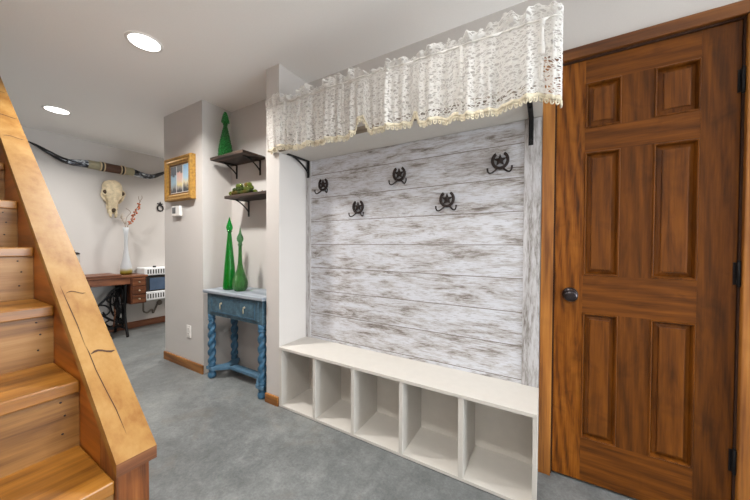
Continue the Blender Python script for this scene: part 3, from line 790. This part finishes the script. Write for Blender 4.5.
hs=thing('hanging_horseshoe','small black iron horseshoe with a star on the far wall beside the hall corner','horseshoe',(-4.84,.36,1.66))
q=MB(); P=[]
for i in range(19):
    a=math.radians(90+30)+i*math.radians(300)/18; P.append((-4.838,(.355)+.036*math.cos(a),1.68+.042*math.sin(a)))
q.tube(P,.009,6); build('shoe',q,M['black'],hs)
s5=[((.355)+.042*math.sin(k*PI/5)*(1 if k%2==0 else .42),1.735+.042*math.cos(k*PI/5)*(1 if k%2==0 else .42)) for k in range(10)]
build('star',MB().prism(s5,'x',-4.849,-4.836),M['black'],hs)

# ------------------------------------------------------------------ treadle sewing table
sw=thing('treadle_table','old wooden sewing table on an ornate black iron treadle base against the far wall','table',(-4.62,-.5,0))
TX0,TX1=-4.835,-4.42
build('table_top',MB().box(TX0,TX1,-1.02,.035,.735,.757),M['treadle_wood'],sw,.004)
build('folded_leaf',MB().box(TX0+.01,TX1-.01,-1.0,-.235,.757,.778),M['treadle_wood'],sw,.004)
build('apron',MB().box(TX1-.03,TX1-.006,-.86,-.15,.655,.735),M['treadle_wood'],sw,.003)
build('apron',MB().box(TX0+.03,TX0+.05,-.86,-.15,.655,.735),M['treadle_wood'],sw,.003)
for ya,yb in ((-.148,.015),(-1.005,-.862)):
    cs=build('drawer_case',MB().box(TX0+.02,TX1-.006,ya,yb,.398,.735),M['drawer_wood'],sw,.003)
    for q in range(3):
        z=.412+q*.107
        d=build('drawer',MB().box(TX1-.008,TX1+.004,ya+.014,yb-.014,z,z+.095),M['treadle_wood'],cs,.003)
        build('knob',MB().lathe([(.004,TX1),(.004,TX1+.012),(.010,TX1+.018),(.009,TX1+.026),(.002,TX1+.028)],(0,(ya+yb)/2,z+.047),12,'x'),M['brass'],d)
def side(y):
    b=MB(); r=.013
    f=crv([(-4.47,y,.655),(-4.475,y,.50),(-4.50,y,.33),(-4.475,y,.17),(-4.435,y,.06),(-4.42,y,.012)],6)
    k=crv([(-4.75,y,.655),(-4.745,y,.50),(-4.72,y,.33),(-4.745,y,.17),(-4.785,y,.06),(-4.80,y,.012)],6)
    b.tube(f,.015,8); b.tube(k,.015,8)
    b.tube([(-4.47,y,.645),(-4.75,y,.645)],.012,8); b.tube([(-4.455,y,.10),(-4.765,y,.10)],.012,8); b.tube([(-4.50,y,.33),(-4.72,y,.33)],.011,8)
    for sg in (-1,1):
        cx=-4.61
        b.tube(crv([(cx,y,.34),(cx+sg*.05,y,.42),(cx+sg*.09,y,.53),(cx+sg*.05,y,.60),(cx+sg*.015,y,.55),(cx+sg*.04,y,.50)],5),.011,6)
        b.tube(crv([(cx,y,.32),(cx+sg*.05,y,.26),(cx+sg*.08,y,.19),(cx+sg*.04,y,.13),(cx+sg*.01,y,.17),(cx+sg*.035,y,.21)],5),.011,6)
        b.ball((-4.61+sg*.19,y,.012),.016,8,6)
    return build('iron_leg_frame',b,M['black'],sw)
side(-.185); side(-.825)
br=MB(); xb=-4.56
br.tube(crv([(xb,-.185,.62),(xb,-.28,.58),(xb,-.38,.45),(xb,-.505,.36),(xb,-.63,.45),(xb,-.73,.58),(xb,-.825,.62)],6),.013,8)
br.tube(crv([(xb,-.185,.16),(xb,-.30,.22),(xb,-.42,.33),(xb,-.505,.37),(xb,-.59,.33),(xb,-.71,.22),(xb,-.825,.16)],6),.013,8)
ring=[(xb,-.505+.055*math.cos(2*PI*i/20),.365+.055*math.sin(2*PI*i/20)) for i in range(21)]
br.tube(ring,.009,8); br.tube([(xb,-.185,.12),(xb,-.825,.12)],.013,8)
br.tube([(xb,-.55,.365),(xb,-.46,.365)],.008,6); br.tube([(xb,-.505,.32),(xb,-.505,.41)],.008,6)
for sg in (-1,1):
    br.tube(crv([(xb,-.505+sg*.10,.42),(xb,-.505+sg*.16,.40),(xb,-.505+sg*.20,.34),(xb,-.505+sg*.16,.29),(xb,-.505+sg*.13,.33)],5),.010,6)
for sg in (-1,1):
    br.tube(crv([(xb,-.505+sg*.31,.30),(xb,-.505+sg*.25,.36),(xb,-.505+sg*.27,.46),(xb,-.505+sg*.22,.52),(xb,-.505+sg*.17,.47),(xb,-.505+sg*.20,.43)],5),.010,6)
    br.tube(crv([(xb,-.505+sg*.31,.30),(xb,-.505+sg*.24,.27),(xb,-.505+sg*.26,.18),(xb,-.505+sg*.20,.14),(xb,-.505+sg*.15,.19),(xb,-.505+sg*.19,.22)],5),.010,6)
    br.tube([(xb,-.505+sg*.32,.64),(xb,-.505+sg*.32,.11)],.011,6)
build('cross_brace',br,M['black'],sw)
fw_=MB(); yw,xw,zw,rw=-.245,-4.60,.40,.155
fw_.tube([(xw+rw*math.cos(2*PI*i/36),yw,zw+rw*math.sin(2*PI*i/36)) for i in range(37)],.011,8)
for i in range(6):
    a=PI/3*i; fw_.tube(crv([(xw,yw,zw),(xw+.07*math.cos(a+.35),yw,zw+.07*math.sin(a+.35)),(xw+rw*math.cos(a),yw,zw+rw*math.sin(a))],4),.006,6)
fw_.lathe([(.022,yw-.02),(.022,yw+.06)],(xw,0,zw),14,'y')
build('flywheel',fw_,M['black'],sw)
td=MB(); td.box(-4.70,-4.47,-.62,-.30,.118,.128)
for q in range(6): td.box(-4.69+q*.04,-4.675+q*.04,-.62,-.30,.128,.138)
td.tube([(-4.585,-.825,.123),(-4.585,-.185,.123)],.008,8)
build('treadle_plate',td,M['black'],sw)
build('pitman_rod',MB().tube([(-4.55,-.28,.13),(-4.56,-.26,.30),(-4.60,-.255,.38)],.008,8),M['treadle_wood'],sw)

vs=thing('tall_vase','tall slender frosted white vase with an olive base on the sewing table','vase',(-4.68,-.105,.7578))
vb=[(.050,0),(.060,.006),(.064,.03),(.062,.07),(.052,.13),(.040,.19),(.030,.25),(.022,.32),(.018,.40),(.019,.48),(.024,.55),(.031,.612)]
build('vase_body',MB().lathe([(.0008,.7578)]+[(r,.7578+z) for r,z in shell(vb,.003)],(-4.68,-.105,0),26,cap=False),M['vase'],vs)
ds=thing('dried_flowers','sprig of dried rust-orange blossoms and pale twigs in the tall vase','flowers',(-4.68,-.105,.80))
random.seed(11)
tg=MB()
main=crv([(-4.68,-.105,.80),(-4.675,-.10,1.10),(-4.67,-.095,1.36),(-4.66,-.05,1.47),(-4.65,-.005,1.60),(-4.645,.045,1.74)],8)
tg.tube(main,.0035,6)
for P in ([(-4.68,-.105,.82),(-4.685,-.11,1.36),(-4.70,-.13,1.45),(-4.70,-.15,1.52)],[(-4.68,-.105,.82),(-4.68,-.105,1.37),(-4.69,-.09,1.5),(-4.69,-.05,1.57),(-4.69,-.10,1.62)],[(-4.645,.045,1.74),(-4.64,.06,1.77),(-4.64,.055,1.80)],[(-4.645,.035,1.72),(-4.64,.02,1.76),(-4.64,.022,1.79)]):
    tg.tube(crv(P,6),.0025,5)
build('twigs',tg,M['twig'],ds)
bl=MB()
for i in range(20,len(main)-3):
    for q in range(2):
        p=main[i]+Vector((random.uniform(-.02,.02),random.uniform(-.02,.02),random.uniform(-.012,.012)))
        bl.ball(p,random.uniform(.007,.014),8,6)
build('blossoms',bl,M['bloss'],ds)
fe=MB()
for i in range(34):
    f=random.random(); p=Vector((-4.70,-.13-.05*f+.04*random.random(),1.40+.14*f))
    fe.tube([p,p+Vector((random.uniform(-.02,.02),random.uniform(-.03,.03),random.uniform(.01,.035)))],.002,4)
build('seed_heads',fe,M['feath'],ds)

cn=thing('lidded_canister','pale grey lidded canister on the sewing table, half hidden by the stair cap','canister',(-4.62,-.60,.778))
build('canister_body',MB().lathe([(.045,.778),(.05,.784),(.05,1.02),(.046,1.03)],(-4.62,-.605,0),20),M['canister'],cn)
build('lid',MB().lathe([(.052,1.03),(.053,1.045),(.03,1.055),(.012,1.058),(.012,1.075),(.004,1.08)],(-4.62,-.605,0),20),M['iron'],cn)

# ------------------------------------------------------------------ wall heater
ht=thing('gas_heater','white gas wall heater with dark glass front beside the sewing table','heater',(-4.72,.29,.385))
hx0,hx1,hy0,hy1=XL+.002,-4.61,.075,.50
build('lower_housing',MB().box(hx0,hx1,hy0,hy1,.385,.505),M['heat'],ht,.012)
build('upper_housing',MB().box(hx0,hx1+.01,hy0-.015,hy1+.015,.725,.83),M['heat'],ht,.014)
build('firebox',MB().box(hx0,hx1-.015,hy0+.005,hy1-.005,.505,.725),M['slot'],ht)
build('glass_panel',MB().box(hx1-.015,hx1-.006,hy0+.055,hy1-.04,.525,.69),M['heatglass'],ht)
for nm,z0_,z1_,xx in (('lower_vents',.415,.475,hx1),('upper_vents',.75,.808,hx1+.01)):
    v_=MB()
    for i in range(13): v_.box(xx-.002,xx+.0012,hy0+.022+i*.031,hy0+.036+i*.031,z0_,z1_)
    build(nm,v_,M['slot'],ht)
build('control_knob',MB().lathe([(.02,.83),(.02,.85),(.016,.853)],(-4.68,.21,0),14),M['slot'],ht)
build('gas_pipe',MB().tube(crv([(-4.74,.10,.39),(-4.74,.10,.30),(-4.77,.115,.22),(-4.80,.17,.19),(-4.82,.23,.22),(-4.83,.25,.17),(-4.83,.27,.20),(-4.84,.31,.29),(-4.847,.33,.30)],6),.011,8),M['pipe'],ht)
build('gas_valve',MB().lathe([(.035,XL+.002),(.035,XL+.02),(.02,XL+.03)],(0,.335,.30),14,'x'),M['pipe'],ht)

# ------------------------------------------------------------------ recessed ceiling lights
def rlight():
    t=thing('recessed_downlight','','ceiling light',(0,0,H),'recessed ceiling lights')
    b=MB(); b.lathe([(.098,H-.0005),(.096,H-.005),(.084,H-.006),(.080,H-.003)],(0,0,0),40,cap=False)
    for q in range(len(b.v)): b.v[q]=(b.v[q][0],b.v[q][1],b.v[q][2]-H)
    o=build('trim_ring',b,M['plast'],None,origin=(0,0,0)); o.parent=t
    b=MB().lathe([(.082,-.0035),(.05,-.0045),(.001,-.0046)],(0,0,0),40,cap=False)
    o=build('lens',b,M['lens'],None,origin=(0,0,0)); o.parent=t
    return t
LP=[(-3.985,-.855,'round recessed ceiling light farthest away, near the horns',6.2),(-2.165,-.855,'round recessed ceiling light closest in view, above the hall',10.5),(-.35,-.855,'added round recessed ceiling light above the bench nook, out of frame',1.9),(-.35,-1.85,'added round recessed ceiling light over the foot of the stairs, out of frame',10),(-3.985,.8,'added round recessed ceiling light round the hall corner, out of sight',8)]  # the last three are unseen lights, added to even out the lighting
r0=rlight()
for i,(x,y,l,e) in enumerate(LP):
    if i==0: r0.location=(x,y,H); r0['label']=l; o=r0
    else: o=dup(r0,(x,y,H),l)
    d=bpy.data.lights.new('recessed_lamp','AREA'); d.shape='DISK'; d.size=.15; d.energy=e; d.color=(1,.965,.92); d.spread=math.radians(140)
    lo=bpy.data.objects.new('lamp_beam',d); COL.objects.link(lo); lo.parent=o; lo.location=(0,0,-.012)

# ------------------------------------------------------------------ world, camera, view
w=bpy.data.worlds.new('world'); SC.world=w; w.use_nodes=True
w.node_tree.nodes['Background'].inputs[0].default_value=(.9,.95,1,1); w.node_tree.nodes['Background'].inputs[1].default_value=9.5
cam=bpy.data.cameras.new('camera'); co=bpy.data.objects.new('camera',cam); COL.objects.link(co)
r_=Vector((0.86201633,0.50685935,0.00463095)); u_=Vector((-0.01207169,0.01139504,0.9998622)); f_=Vector((-0.50673673,0.86195345,-0.01594136))
mt=Matrix((( r_[0],u_[0],-f_[0],0.01698151),(r_[1],u_[1],-f_[1],-1.69890681),(r_[2],u_[2],-f_[2],1.14997122),(0,0,0,1)))
co.matrix_world=mt
cam.sensor_fit='HORIZONTAL'; cam.sensor_width=36; cam.lens=288.4045*36/750; cam.clip_start=.02
SC.camera=co
pl=bpy.data.lights.new('added_window_portal','AREA'); pl.shape='RECTANGLE'; pl.size=WY1-WY0; pl.size_y=WZ1-WZ0; pl.cycles.is_portal=True  # portal for the sky light coming through the added window
po=bpy.data.objects.new('added_window_portal',pl); COL.objects.link(po); po.location=(XR+.12,(WY0+WY1)/2,(WZ0+WZ1)/2)
po.rotation_euler=(PI/2,0,PI/2)
vs_=SC.view_settings; vs_.view_transform='Standard'; vs_.look='None'; vs_.gamma=1; vs_.use_curve_mapping=False; vs_.exposure=1.36
